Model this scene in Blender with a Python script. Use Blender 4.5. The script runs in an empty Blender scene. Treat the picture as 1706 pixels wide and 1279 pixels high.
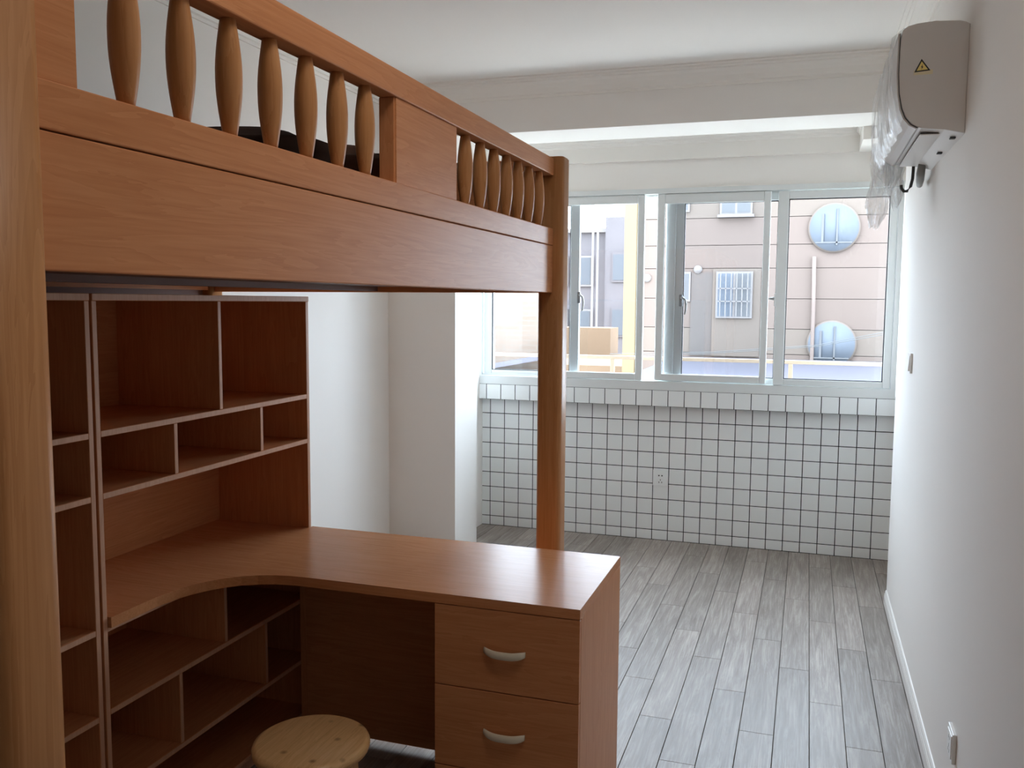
import bpy, bmesh, math, random
from mathutils import Vector, Matrix, noise

random.seed(7)
scn = bpy.context.scene
COL = scn.collection

# ------------------------------------------------------------------ camera
F_PX, YAW, PITCH, ROLL, CAM_H = 1476.53, 0.32144, 0.09215, 0.00707, 1.5498
fw = Vector((-math.sin(YAW)*math.cos(PITCH), math.cos(YAW)*math.cos(PITCH), -math.sin(PITCH)))
rt = Vector((math.cos(YAW), math.sin(YAW), 0))
up = rt.cross(fw)
rt2 = rt*math.cos(ROLL) + up*math.sin(ROLL)
up2 = -rt*math.sin(ROLL) + up*math.cos(ROLL)
cam = bpy.data.cameras.new('camera')
cam.sensor_width = 36.0
cam.lens = F_PX/1706*36.0
cam.clip_start = 0.02
cam.clip_end = 500
camo = bpy.data.objects.new('camera', cam)
m = Matrix((rt2, up2, -fw)).transposed().to_4x4()
m.translation = (0, 0, CAM_H)
camo.matrix_world = m
COL.objects.link(camo)
scn.camera = camo

# ------------------------------------------------------------------ light
SKY_STRENGTH = 14.0
w = bpy.data.worlds.new('sky')
scn.world = w
w.use_nodes = True
bg = w.node_tree.nodes['Background']
bg.inputs['Color'].default_value = (0.75, 0.875, 1.0, 1)
bg.inputs['Strength'].default_value = SKY_STRENGTH

portal = bpy.data.lights.new('window_portal', 'AREA')
portal.shape = 'RECTANGLE'
portal.size, portal.size_y = 2.6, 1.25
portal.cycles.is_portal = True
po = bpy.data.objects.new('window_portal', portal)
po.location = (-0.82, 5.80, 1.63)
po.rotation_euler = (math.radians(-90), 0, 0)
COL.objects.link(po)

scn.view_settings.view_transform = 'Standard'
scn.view_settings.look = 'None'
scn.view_settings.gamma = 1.0
scn.view_settings.use_curve_mapping = False
scn.view_settings.exposure = 0.58

scn.cycles.max_bounces = 16
scn.cycles.diffuse_bounces = 10
scn.cycles.glossy_bounces = 6
scn.cycles.transparent_max_bounces = 24
scn.cycles.sample_clamp_indirect = 12
scn.cycles.caustics_reflective = False
scn.cycles.caustics_refractive = False

# ------------------------------------------------------------------ materials
MATS = {}
def new_mat(name):
    mt = bpy.data.materials.new(name)
    mt.use_nodes = True
    MATS[name] = mt
    nt = mt.node_tree
    return mt, nt, nt.nodes['Principled BSDF'], nt.nodes, nt.links

def plain(name, col, rough=0.5, spec=0.5, metal=0.0, bump=0.0, bscale=200.0, var=0.0):
    mt, nt, bs, N, L = new_mat(name)
    bs.inputs['Base Color'].default_value = (*col, 1)
    bs.inputs['Roughness'].default_value = rough
    bs.inputs['Metallic'].default_value = metal
    bs.inputs['Specular IOR Level'].default_value = spec
    tc = N.new('ShaderNodeTexCoord')
    if bump or var:
        nz = N.new('ShaderNodeTexNoise')
        nz.inputs['Scale'].default_value = bscale
        nz.inputs['Detail'].default_value = 4
        L.new(tc.outputs['Object'], nz.inputs['Vector'])
    if bump:
        b = N.new('ShaderNodeBump')
        b.inputs['Strength'].default_value = bump
        b.inputs['Distance'].default_value = 0.002
        L.new(nz.outputs['Fac'], b.inputs['Height'])
        L.new(b.outputs['Normal'], bs.inputs['Normal'])
    if var:
        mr = N.new('ShaderNodeMapRange')
        mr.inputs['To Min'].default_value = 1-var
        mr.inputs['To Max'].default_value = 1+var
        L.new(nz.outputs['Fac'], mr.inputs['Value'])
        mx = N.new('ShaderNodeMix')
        mx.data_type = 'RGBA'
        mx.blend_type = 'MULTIPLY'
        mx.inputs['Factor'].default_value = 1
        mx.inputs[6].default_value = (*col, 1)
        L.new(mr.outputs['Result'], mx.inputs[7])
        L.new(mx.outputs[2], bs.inputs['Base Color'])
    return mt

def wood(name, axis, dark, mid, light, rough=0.3, scale=1.0, spec=0.5, knots=False, lat=9.0, lon=0.7, ringw=0.22, pvar=0.0):
    """Stretched wood grain running along the given axis."""
    mt, nt, bs, N, L = new_mat(name)
    tc = N.new('ShaderNodeTexCoord')
    oi = N.new('ShaderNodeObjectInfo')
    off = N.new('ShaderNodeVectorMath'); off.operation = 'SCALE'
    off.inputs[0].default_value = (3.1, 5.3, 4.7)
    L.new(oi.outputs['Random'], off.inputs['Scale'])
    add = N.new('ShaderNodeVectorMath'); add.operation = 'ADD'
    L.new(tc.outputs['Object'], add.inputs[0])
    L.new(off.outputs['Vector'], add.inputs[1])
    mp = N.new('ShaderNodeMapping')
    s = [lat*scale]*3
    s['XYZ'.index(axis)] = lon*scale
    mp.inputs['Scale'].default_value = s
    L.new(add.outputs['Vector'], mp.inputs['Vector'])
    n1 = N.new('ShaderNodeTexNoise')
    n1.inputs['Scale'].default_value = 1.6
    n1.inputs['Detail'].default_value = 5
    n1.inputs['Distortion'].default_value = 1.2
    L.new(mp.outputs['Vector'], n1.inputs['Vector'])
    mp2 = N.new('ShaderNodeMapping')
    s2 = [90.0*scale]*3
    s2['XYZ'.index(axis)] = 3.0*scale
    mp2.inputs['Scale'].default_value = s2
    L.new(add.outputs['Vector'], mp2.inputs['Vector'])
    n2 = N.new('ShaderNodeTexNoise')
    n2.inputs['Scale'].default_value = 2.0
    n2.inputs['Detail'].default_value = 3
    L.new(mp2.outputs['Vector'], n2.inputs['Vector'])
    # cathedral rings
    ring = N.new('ShaderNodeMath'); ring.operation = 'MULTIPLY'; ring.inputs[1].default_value = 9.0
    L.new(n1.outputs['Fac'], ring.inputs[0])
    sn = N.new('ShaderNodeMath'); sn.operation = 'FRACT'
    L.new(ring.outputs[0], sn.inputs[0])
    mixf = N.new('ShaderNodeMath'); mixf.operation = 'MULTIPLY_ADD'
    mixf.inputs[1].default_value = ringw
    L.new(sn.outputs[0], mixf.inputs[0])
    h = N.new('ShaderNodeMath'); h.operation = 'MULTIPLY_ADD'
    h.inputs[1].default_value = 0.55
    h.inputs[2].default_value = 0.10 if ringw > 0.2 else -0.08
    L.new(n2.outputs['Fac'], h.inputs[0])
    a2 = N.new('ShaderNodeMath'); a2.operation = 'MULTIPLY_ADD'
    a2.inputs[1].default_value = 0.25 if ringw > 0.2 else 0.65
    L.new(n1.outputs['Fac'], a2.inputs[0])
    L.new(h.outputs[0], a2.inputs[2])
    L.new(a2.outputs[0], mixf.inputs[2])
    cr = N.new('ShaderNodeValToRGB')
    cr.color_ramp.elements[0].position = 0.3
    cr.color_ramp.elements[0].color = (*dark, 1)
    cr.color_ramp.elements[1].position = 0.8
    cr.color_ramp.elements[1].color = (*light, 1)
    e = cr.color_ramp.elements.new(0.55); e.color = (*mid, 1)
    L.new(mixf.outputs[0], cr.inputs['Fac'])
    out = cr.outputs['Color']
    if pvar:
        mv = N.new('ShaderNodeMapRange')
        mv.inputs['To Min'].default_value = 1-pvar
        mv.inputs['To Max'].default_value = 1+pvar
        L.new(oi.outputs['Random'], mv.inputs['Value'])
        pm = N.new('ShaderNodeMix'); pm.data_type = 'RGBA'; pm.blend_type = 'MULTIPLY'
        pm.inputs['Factor'].default_value = 1
        L.new(out, pm.inputs[6]); L.new(mv.outputs['Result'], pm.inputs[7])
        out = pm.outputs[2]
    if knots:
        vo = N.new('ShaderNodeTexVoronoi')
        vo.inputs['Scale'].default_value = 14
        L.new(tc.outputs['Object'], vo.inputs['Vector'])
        kr = N.new('ShaderNodeValToRGB')
        kr.color_ramp.elements[0].position = 0.03
        kr.color_ramp.elements[0].color = (0.25, 0.16, 0.09, 1)
        kr.color_ramp.elements[1].position = 0.16
        kr.color_ramp.elements[1].color = (1, 1, 1, 1)
        L.new(vo.outputs['Distance'], kr.inputs['Fac'])
        mx = N.new('ShaderNodeMix'); mx.data_type = 'RGBA'; mx.blend_type = 'MULTIPLY'
        mx.inputs['Factor'].default_value = 0.8
        L.new(out, mx.inputs[6]); L.new(kr.outputs['Color'], mx.inputs[7])
        out = mx.outputs[2]
    L.new(out, bs.inputs['Base Color'])
    bs.inputs['Roughness'].default_value = rough
    bs.inputs['Specular IOR Level'].default_value = spec
    bp = N.new('ShaderNodeBump')
    bp.inputs['Strength'].default_value = 0.06
    bp.inputs['Distance'].default_value = 0.001
    L.new(n2.outputs['Fac'], bp.inputs['Height'])
    L.new(bp.outputs['Normal'], bs.inputs['Normal'])
    return mt

WD, WM, WL = (0.49, 0.195, 0.080), (0.56, 0.24, 0.104), (0.62, 0.285, 0.132)
for ax in 'XYZ':
    wood('wood_'+ax, ax, WD, WM, WL, rough=0.36, spec=0.08)
wood('desktop_wood', 'X', WD, WM, WL, rough=0.25, spec=0.045)
wood('lit_edge_wood', 'Z', (0.56, 0.30, 0.19), (0.62, 0.35, 0.225), (0.67, 0.39, 0.26), rough=0.45, spec=0.2)  # paler copy of the wood, light on the front edges put into the colour
wood('post_wood', 'Z', (0.40, 0.18, 0.065), (0.47, 0.22, 0.085), (0.54, 0.27, 0.115), rough=0.36, spec=0.2)
wood('stool_wood', 'Y', (0.52, 0.30, 0.12), (0.68, 0.42, 0.19), (0.76, 0.50, 0.25), rough=0.3, knots=True)
wood('stool_leg_wood', 'Z', (0.48, 0.27, 0.12), (0.60, 0.36, 0.17), (0.66, 0.42, 0.22), rough=0.35)
wood('plank_wood', 'Y', (0.175, 0.145, 0.122), (0.26, 0.222, 0.195), (0.41, 0.37, 0.335), rough=0.42, spec=0.4, lat=20.0, lon=1.5, ringw=0.10, pvar=0.14)
plain('wall_paint', (0.86, 0.84, 0.81), 0.75, 0.3, bump=0.05, bscale=300)
plain('ceiling_paint', (0.86, 0.835, 0.805), 0.8, 0.2)
plain('cornice_plaster', (0.86, 0.84, 0.80), 0.7, 0.3)
plain('tile_glaze', (0.85, 0.885, 0.89), 0.22, 0.5)
plain('grout_dark', (0.012, 0.016, 0.02), 0.9, 0.1)
plain('floor_base', (0.05, 0.04, 0.035), 0.9, 0.1)
plain('window_pvc', (0.72, 0.75, 0.75), 0.35, 0.4)
plain('gasket_black', (0.015, 0.016, 0.02), 0.6, 0.3)
plain('baseboard_white', (0.82, 0.81, 0.78), 0.4, 0.4)
plain('handle_grey', (0.30, 0.31, 0.31), 0.35, 0.5, metal=0.3)
plain('ac_plastic', (0.72, 0.70, 0.68), 0.35, 0.4)
plain('ac_dark', (0.06, 0.06, 0.06), 0.6, 0.3)
plain('warn_yellow', (0.85, 0.68, 0.22), 0.5)
plain('warn_black', (0.01, 0.01, 0.01), 0.5)
plain('warn_paper', (0.80, 0.72, 0.50), 0.5)
plain('switch_white', (0.85, 0.85, 0.83), 0.3, 0.5)
plain('socket_side', (0.30, 0.31, 0.28), 0.5, 0.3)
plain('drawer_pull_cream', (0.78, 0.72, 0.58), 0.22, 0.5)
plain('cable_dark', (0.06, 0.062, 0.06), 0.5, 0.4)
plain('hose_wrap', (0.220, 0.220, 0.210), 0.4, 0.5, bump=0.8, bscale=90)
plain('quilt_dark', (0.035, 0.022, 0.018), 0.9, 0.1, bump=0.4, bscale=40)
plain('quilt_brown', (0.10, 0.055, 0.04), 0.9, 0.1, bump=0.4, bscale=40)
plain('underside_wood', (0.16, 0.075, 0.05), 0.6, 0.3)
plain('facade_pink', (0.095, 0.073, 0.062), 0.9, 0.1, var=0.05, bscale=0.7)
plain('facade_beige', (0.096, 0.077, 0.064), 0.9, 0.1, var=0.05, bscale=0.7)
plain('facade_grey', (0.075, 0.064, 0.058), 0.9, 0.1)
plain('facade_joint', (0.068, 0.058, 0.052), 0.95, 0.05)
plain('facade_cream', (0.140, 0.104, 0.061), 0.9, 0.1)
plain('far_grey', (0.086, 0.077, 0.079), 0.9, 0.1, var=0.12, bscale=1.2)
plain('far_window', (0.061, 0.064, 0.070), 0.6, 0.1)
plain('far_white', (0.127, 0.114, 0.108), 0.8, 0.2)
plain('pane_blue', (0.074, 0.083, 0.097), 0.6, 0.1, var=0.12, bscale=1.5)
plain('pane_grey', (0.077, 0.077, 0.079), 0.6, 0.1)
plain('pipe_pink', (0.122, 0.095, 0.083), 0.8, 0.1)
plain('roof_lavender', (0.052, 0.049, 0.059), 0.9, 0.1, var=0.06, bscale=0.5)
plain('roof_orange', (0.127, 0.086, 0.056), 0.9, 0.1, var=0.1, bscale=0.7)
plain('rail_orange', (0.198, 0.149, 0.104), 0.5, 0.3)
plain('ground_pale', (0.520, 0.440, 0.360), 0.95, 0.1)
plain('ledge_pale', (0.62, 0.56, 0.48), 0.9, 0.1)
plain('concrete', (0.160, 0.150, 0.140), 0.9, 0.1)

def brick_mat():
    mt, nt, bs, N, L = new_mat('brick_far')
    tc = N.new('ShaderNodeTexCoord')
    mp = N.new('ShaderNodeMapping')
    mp.inputs['Rotation'].default_value = (math.radians(90), 0, 0)
    L.new(tc.outputs['Object'], mp.inputs['Vector'])
    br = N.new('ShaderNodeTexBrick')
    br.inputs['Color1'].default_value = (0.099, 0.070, 0.052, 1)
    br.inputs['Color2'].default_value = (0.087, 0.060, 0.043, 1)
    br.inputs['Mortar'].default_value = (0.093, 0.075, 0.060, 1)
    br.inputs['Scale'].default_value = 1.0
    br.inputs['Mortar Size'].default_value = 0.008
    br.inputs['Brick Width'].default_value = 0.25
    br.inputs['Row Height'].default_value = 0.07
    L.new(mp.outputs['Vector'], br.inputs['Vector'])
    L.new(br.outputs['Color'], bs.inputs['Base Color'])
    bs.inputs['Roughness'].default_value = 0.95
brick_mat()

def glass_mat():
    mt, nt, bs, N, L = new_mat('window_glass')
    out = N['Material Output']
    tr = N.new('ShaderNodeBsdfTransparent')
    tr.inputs['Color'].default_value = (0.93, 0.94, 0.95, 1)
    gl = N.new('ShaderNodeBsdfGlossy')
    gl.inputs['Roughness'].default_value = 0.02
    fr = N.new('ShaderNodeFresnel')
    ge = N.new('ShaderNodeNewGeometry')      # same reflectance on entering and leaving the pane
    io = N.new('ShaderNodeMapRange')
    io.inputs['To Min'].default_value = 1.45
    io.inputs['To Max'].default_value = 1/1.45
    L.new(ge.outputs['Backfacing'], io.inputs['Value'])
    L.new(io.outputs['Result'], fr.inputs['IOR'])
    mx = N.new('ShaderNodeMixShader')
    L.new(fr.outputs['Fac'], mx.inputs['Fac'])
    L.new(tr.outputs[0], mx.inputs[1]); L.new(gl.outputs[0], mx.inputs[2])
    L.new(mx.outputs[0], out.inputs['Surface'])
glass_mat()

def film_mat():
    mt, nt, bs, N, L = new_mat('clear_film')
    out = N['Material Output']
    tc = N.new('ShaderNodeTexCoord')
    mp = N.new('ShaderNodeMapping')
    mp.inputs['Scale'].default_value = (14, 9, 5)
    L.new(tc.outputs['Object'], mp.inputs['Vector'])
    nz = N.new('ShaderNodeTexNoise')
    nz.inputs['Scale'].default_value = 3.0
    nz.inputs['Detail'].default_value = 5
    nz.inputs['Distortion'].default_value = 1.5
    L.new(mp.outputs['Vector'], nz.inputs['Vector'])
    bp = N.new('ShaderNodeBump')
    bp.inputs['Strength'].default_value = 0.9
    bp.inputs['Distance'].default_value = 0.01
    L.new(nz.outputs['Fac'], bp.inputs['Height'])
    tr = N.new('ShaderNodeBsdfTransparent')
    tr.inputs['Color'].default_value = (0.985, 0.985, 0.985, 1)
    gl = N.new('ShaderNodeBsdfGlossy')
    gl.inputs['Roughness'].default_value = 0.10
    L.new(bp.outputs['Normal'], gl.inputs['Normal'])
    tl = N.new('ShaderNodeBsdfTranslucent')
    tl.inputs['Color'].default_value = (0.97, 0.95, 0.95, 1)
    L.new(bp.outputs['Normal'], tl.inputs['Normal'])
    df = N.new('ShaderNodeBsdfDiffuse'); df.inputs['Color'].default_value = (0.95, 0.95, 0.95, 1)
    m0 = N.new('ShaderNodeMixShader'); m0.inputs['Fac'].default_value = 0.5
    L.new(tl.outputs[0], m0.inputs[1]); L.new(df.outputs[0], m0.inputs[2])
    m1 = N.new('ShaderNodeMixShader'); m1.inputs['Fac'].default_value = 0.2
    L.new(tr.outputs[0], m1.inputs[1]); L.new(m0.outputs[0], m1.inputs[2])
    m2 = N.new('ShaderNodeMixShader'); m2.inputs['Fac'].default_value = 0.20
    L.new(m1.outputs[0], m2.inputs[1]); L.new(gl.outputs[0], m2.inputs[2])
    L.new(m2.outputs[0], out.inputs['Surface'])
film_mat()

# ------------------------------------------------------------------ helpers
def bm_box(bm, x0, x1, y0, y1, z0, z1):
    vs = [bm.verts.new(p) for p in ((x0,y0,z0),(x1,y0,z0),(x1,y1,z0),(x0,y1,z0),(x0,y0,z1),(x1,y0,z1),(x1,y1,z1),(x0,y1,z1))]
    for f in ((3,2,1,0),(4,5,6,7),(0,1,5,4),(1,2,6,5),(2,3,7,6),(3,0,4,7)):
        bm.faces.new([vs[i] for i in f])
    return vs

def finish(name, bm, mat, parent=None, smooth=False, bevel=0.0, seg=2):
    if bevel:
        bmesh.ops.bevel(bm, geom=list(bm.edges), offset=bevel, segments=seg, profile=0.5, affect='EDGES')
    bmesh.ops.recalc_face_normals(bm, faces=bm.faces)
    if parent is not None:
        o0 = abs_loc(parent)
        bmesh.ops.translate(bm, verts=bm.verts, vec=-o0)
    me = bpy.data.meshes.new(name)
    bm.to_mesh(me); bm.free()
    me.materials.append(MATS[mat])
    if smooth:
        for p in me.polygons: p.use_smooth = True
    o = bpy.data.objects.new(name, me)
    COL.objects.link(o)
    if parent is not None:
        o.parent = parent
    return o

def abs_loc(o):
    v = Vector(o.location)
    while o.parent:
        o = o.parent
        v += Vector(o.location)
    return v

def box(name, mat, parent, x0, x1, y0, y1, z0, z1, bevel=0.0, seg=2):
    bm = bmesh.new()
    bm_box(bm, min(x0,x1), max(x0,x1), min(y0,y1), max(y0,y1), min(z0,z1), max(z0,z1))
    return finish(name, bm, mat, parent, bevel=bevel, seg=seg)

def prism(name, mat, parent, pts, axis, a, b, bevel=0.0, seg=2, smooth=False):
    """Polygon (in the two other axes, XYZ order) extruded along an axis."""
    bm = bmesh.new()
    def P(p, t):
        if axis == 'Z': return (p[0], p[1], t)
        if axis == 'Y': return (p[0], t, p[1])
        return (t, p[0], p[1])
    v0 = [bm.verts.new(P(p, a)) for p in pts]
    v1 = [bm.verts.new(P(p, b)) for p in pts]
    bm.faces.new(v0); bm.faces.new(v1[::-1])
    n = len(pts)
    for i in range(n):
        bm.faces.new((v0[i], v0[(i+1) % n], v1[(i+1) % n], v1[i]))
    if bevel:
        ed = [e for e in bm.edges if len({v in v0 for v in e.verts}) == 1]
        bmesh.ops.bevel(bm, geom=ed, offset=bevel, segments=seg, profile=0.5, affect='EDGES')
    return finish(name, bm, mat, parent, smooth=smooth)

def lathe(name, mat, parent, base, prof, seg=20, axis='Z'):
    bm = bmesh.new()
    rings = []
    for r, t in prof:
        ring = []
        for i in range(seg):
            a = 2*math.pi*i/seg
            c, s = r*math.cos(a), r*math.sin(a)
            p = {'Z': (c, s, t), 'Y': (c, t, s), 'X': (t, c, s)}[axis]
            ring.append(bm.verts.new(Vector(base)+Vector(p)))
        rings.append(ring)
    for k in range(len(rings)-1):
        for i in range(seg):
            bm.faces.new((rings[k][i], rings[k][(i+1) % seg], rings[k+1][(i+1) % seg], rings[k+1][i]))
    bm.faces.new(rings[0][::-1]); bm.faces.new(rings[-1])
    return finish(name, bm, mat, parent, smooth=True)

def tube(name, mat, parent, pts, r, seg=10, radii=None):
    bm = bmesh.new()
    pts = [Vector(p) for p in pts]
    rings = []
    for k, p in enumerate(pts):
        d = (pts[min(k+1, len(pts)-1)] - pts[max(k-1, 0)]).normalized()
        ref = Vector((0, 0, 1)) if abs(d.z) < 0.9 else Vector((1, 0, 0))
        u = d.cross(ref).normalized(); v = d.cross(u)
        rr = radii[k] if radii else r
        rings.append([bm.verts.new(p + u*rr*math.cos(2*math.pi*i/seg) + v*rr*math.sin(2*math.pi*i/seg)) for i in range(seg)])
    for k in range(len(rings)-1):
        for i in range(seg):
            bm.faces.new((rings[k][i], rings[k][(i+1) % seg], rings[k+1][(i+1) % seg], rings[k+1][i]))
    bm.faces.new(rings[0][::-1]); bm.faces.new(rings[-1])
    return finish(name, bm, mat, parent, smooth=True)

def thing(name, label, cat, loc=(0,0,0), group=None):
    o = bpy.data.objects.new(name, None)
    o.empty_display_size = 0.1
    o.location = loc
    COL.objects.link(o)
    o['label'] = label; o['category'] = cat
    if group: o['group'] = group
    return o

def tag(o, label, cat, group=None):
    o['label'] = label; o['category'] = cat
    if group: o['group'] = group
    return o

def struct(o, label=None):
    o['kind'] = 'structure'
    if label:
        o['label'] = label
    return o

# ------------------------------------------------------------------ room shell
XL, XR = -2.43, 0.437          # left and right wall faces
YP, YPF = 4.90, 5.27           # beam / pier near and far faces
XP = -1.99                     # pier inner face
YW = 5.7258                    # tiled window wall face
XBL, XBR = -2.122, 0.52        # balcony side walls
ZC, ZB, ZBC = 2.80, 2.512, 2.60
YB = -1.6                      # wall behind the camera
T = 0.15

fl = struct(box('floor', 'floor_base', None, XL-T, XBR+T, YB-T, YW+0.02, -0.2, -0.010), 'grey-brown wood-look plank floor running towards the window')
struct(box('ceiling', 'ceiling_paint', None, XL-T, XR+T, YB-T, YP+0.01, ZC, ZC+0.2), 'white flat ceiling of the room')
struct(box('wall_left', 'wall_paint', None, XL-T, XL, YB-T, YP+0.02, -0.01, ZC+0.1), 'white painted wall behind the bookcase and loft bed')
struct(box('wall_right', 'wall_paint', None, XR, XR+T, YB-T, YP, -0.01, ZC+0.1), 'white painted wall carrying the air conditioner')
struct(box('wall_back', 'wall_paint', None, XL-T, XR+T, YB-T, YB, -0.01, ZC+0.1), 'white painted wall opposite the window')
struct(box('wall_pier', 'wall_paint', None, XL-T, XP, YP, YPF, -0.01, ZB+0.01), 'white pier between room and balcony on the left')
struct(box('wall_beam', 'wall_paint', None, XL-T, XBR+T, YP, YPF, ZB, ZC+0.1), 'white beam across the opening to the balcony')
struct(box('wall_balcony_left', 'wall_paint', None, XBL-T-0.2, XBL, YPF-0.02, YW+0.25, -0.01, ZBC+0.2), 'white side wall of the balcony on the left')
struct(box('wall_balcony_right', 'wall_paint', None, XBR, XBR+T, YP+0.0, YW+0.25, -0.01, ZBC+0.2), 'white side wall of the balcony on the right')
struct(box('ceiling_balcony', 'ceiling_paint', None, XBL-T, XBR+T, YPF-0.02, YW+0.25, ZBC, ZBC+0.2), 'white balcony ceiling behind the beam')
struct(box('wall_lintel', 'wall_paint', None, XBL-0.02, XBR+0.02, YW-0.03, YW+0.2, 2.262, ZBC+0.05), 'white wall strip above the window')
wf = struct(box('wall_far', 'grout_dark', None, XBL-0.02, XBR+0.02, YW+0.004, YW+0.2, -0.01, 0.99), 'white square wall tiles with black grout under the window')
# ledge under the window
box('ledge', 'grout_dark', wf, XBL, XBR, YW-0.056, YW+0.01, 0.889, 0.993)

# tiles, one by one
X0, PT, Z1 = -2.0627, 0.103, 0.7863
G = 0.0025
mesh_cache = {}
def tile(x0, x1, z0, z1, yf, nm='tile'):
    wdt, hgt = round(x1-x0, 4), round(z1-z0, 4)
    key = (wdt, hgt)
    if key not in mesh_cache:
        bm = bmesh.new()
        bm_box(bm, -wdt/2, wdt/2, 0, 0.008, -hgt/2, hgt/2)
        fr = [e for e in bm.edges if all(v.co.y < 1e-6 for v in e.verts)]
        bmesh.ops.bevel(bm, geom=fr, offset=0.0012, segments=1, affect='EDGES')
        bmesh.ops.recalc_face_normals(bm, faces=bm.faces)
        me = bpy.data.meshes.new('tile'); bm.to_mesh(me); bm.free()
        me.materials.append(MATS['tile_glaze'])
        mesh_cache[key] = me
    o = bpy.data.objects.new(nm, mesh_cache[key])
    COL.objects.link(o)
    o.parent = wf
    o.location = ((x0+x1)/2, yf, (z0+z1)/2)
    o.rotation_euler = (random.gauss(0, 0.0025), 0, random.gauss(0, 0.0025))
    return o
cols = [(XBL, X0-G)] + [(X0+i*PT+G, X0+(i+1)*PT-G) for i in range(24)] + [(X0+24*PT+G, XBR)]
rows = [(0.002, Z1-7*PT-G)] + [(Z1-(k+1)*PT+G, Z1-k*PT-G) for k in range(6, -1, -1)] + [(Z1+G, 0.889)]
for (x0, x1) in cols:
    for (z0, z1) in rows:
        tile(x0, x1, z0, z1, YW)
XL0 = -2.0705
lcols = [(XBL, XL0-G)] + [(XL0+i*PT+G, XL0+(i+1)*PT-G) for i in range(24)] + [(XL0+24*PT+G, XBR)]
for (x0, x1) in lcols:
    tile(x0, x1, 0.891, 0.991, YW-0.0605)

# floor planks, one by one
PW, PL, PX = 0.1217, 0.943, 0.0564
pc = {}
GP = 0.0011
def plank(x0, x1, y0, y1):
    key = (round(x1-x0, 4), round(y1-y0, 4))
    if key not in pc:
        a, b = key
        bm = bmesh.new()
        bm_box(bm, -a/2, a/2, -b/2, b/2, -0.010, 0)
        tp = [e for e in bm.edges if all(v.co.z > -1e-6 for v in e.verts)]
        bmesh.ops.bevel(bm, geom=tp, offset=0.0008, segments=1, affect='EDGES')
        bmesh.ops.recalc_face_normals(bm, faces=bm.faces)
        me = bpy.data.meshes.new('plank'); bm.to_mesh(me); bm.free()
        me.materials.append(MATS['plank_wood'])
        pc[key] = me
    o = bpy.data.objects.new('plank', pc[key])
    COL.objects.link(o); o.parent = fl
    o.location = ((x0+x1)/2, (y0+y1)/2, 0)
for k in range(-21, 4):
    xa, xb = PX+k*PW, PX+(k+1)*PW
    xa, xb = max(xa, XL), min(xb, XBR)
    if xb-xa < 0.01: continue
    off = 4.485+(0, -0.33, -0.635)[k % 3]
    y = off-7*PL
    while y < YW:
        ya, yb = max(y, 0.0), min(y+PL, YW-0.001)
        if yb-ya > 0.03:
            plank(xa+GP, xb-GP, ya+GP*0.6, yb-GP*0.6)
        y += PL
struct(box('floor_back', 'plank_wood', None, XL, XR, YB, 0.0, -0.012, 0.0), 'wood-look floor behind the viewpoint')

# cornices
def sweep(name, path, normals, prof, mat, label):
    """path: xy corner points; normals: inward xy offset per point (mitred); prof: (d, z)."""
    bm = bmesh.new()
    rings = []
    for p, n in zip(path, normals):
        rings.append([bm.verts.new((p[0]+n[0]*d, p[1]+n[1]*d, z)) for d, z in prof])
    for a, b in zip(rings, rings[1:]):
        for i in range(len(prof)-1):
            bm.faces.new((a[i], a[i+1], b[i+1], b[i]))
        bm.faces.new((a[-1], a[0], b[0], b[-1]))
    bm.faces.new(rings[0]); bm.faces.new(rings[-1][::-1])
    return struct(finish(name, bm, mat), label)
def crown(z, s=1.0):
    base = [(-0.005, -0.105), (0.010, -0.105), (0.012, -0.092), (0.022, -0.088), (0.024, -0.080), (0.030, -0.060), (0.045, -0.040),
            (0.064, -0.030), (0.066, -0.023), (0.078, -0.020), (0.080, -0.010), (0.095, -0.008), (0.095, 0.005), (-0.005, 0.005)]
    return [(d*s, z+h*s) for d, h in base]
sweep('trim_1', [(XL, YB), (XL, YP), (XR, YP), (XR, YB)], [(1, 0), (1, -1), (-1, -1), (-1, 0)], crown(ZC), 'cornice_plaster', 'white plaster cornice around the ceiling')
fasc = [(-0.005, 2.444), (0.062, 2.444), (0.062, 2.535), (0.068, 2.54), (0.072, 2.548), (0.082, 2.552), (0.084, 2.562), (0.10, 2.568), (0.105, 2.585), (0.105, 2.605), (-0.005, 2.605)]
sweep('trim_2', [(XBL, YW), (0.31, YW), (0.31, YPF)], [(0, -1), (-1, -1), (-1, 0)], fasc, 'cornice_plaster', 'white stepped cornice along the balcony window wall')
struct(box('trim_3', 'cornice_plaster', None, 0.305, XBR+0.01, YPF-0.01, YW, 2.446, 2.61), 'white boxed bulkhead in the balcony corner')

# baseboards
bprof = [(-0.003, 0.0), (0.013, 0.0), (0.013, 0.045), (0.0115, 0.047), (0.0115, 0.055), (0.009, 0.058), (0.008, 0.068), (0.004, 0.074), (-0.003, 0.075)]
sweep('baseboard_right', [(XR, YB), (XR, 4.875)], [(-1, 0), (-1, 0)], bprof, 'baseboard_white', 'white moulded baseboard along the air conditioner wall')
sweep('baseboard_left', [(XL, YB), (XL, YP)], [(1, 0), (1, -1)], bprof, 'baseboard_white', 'white baseboard behind the bookcase')

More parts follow.
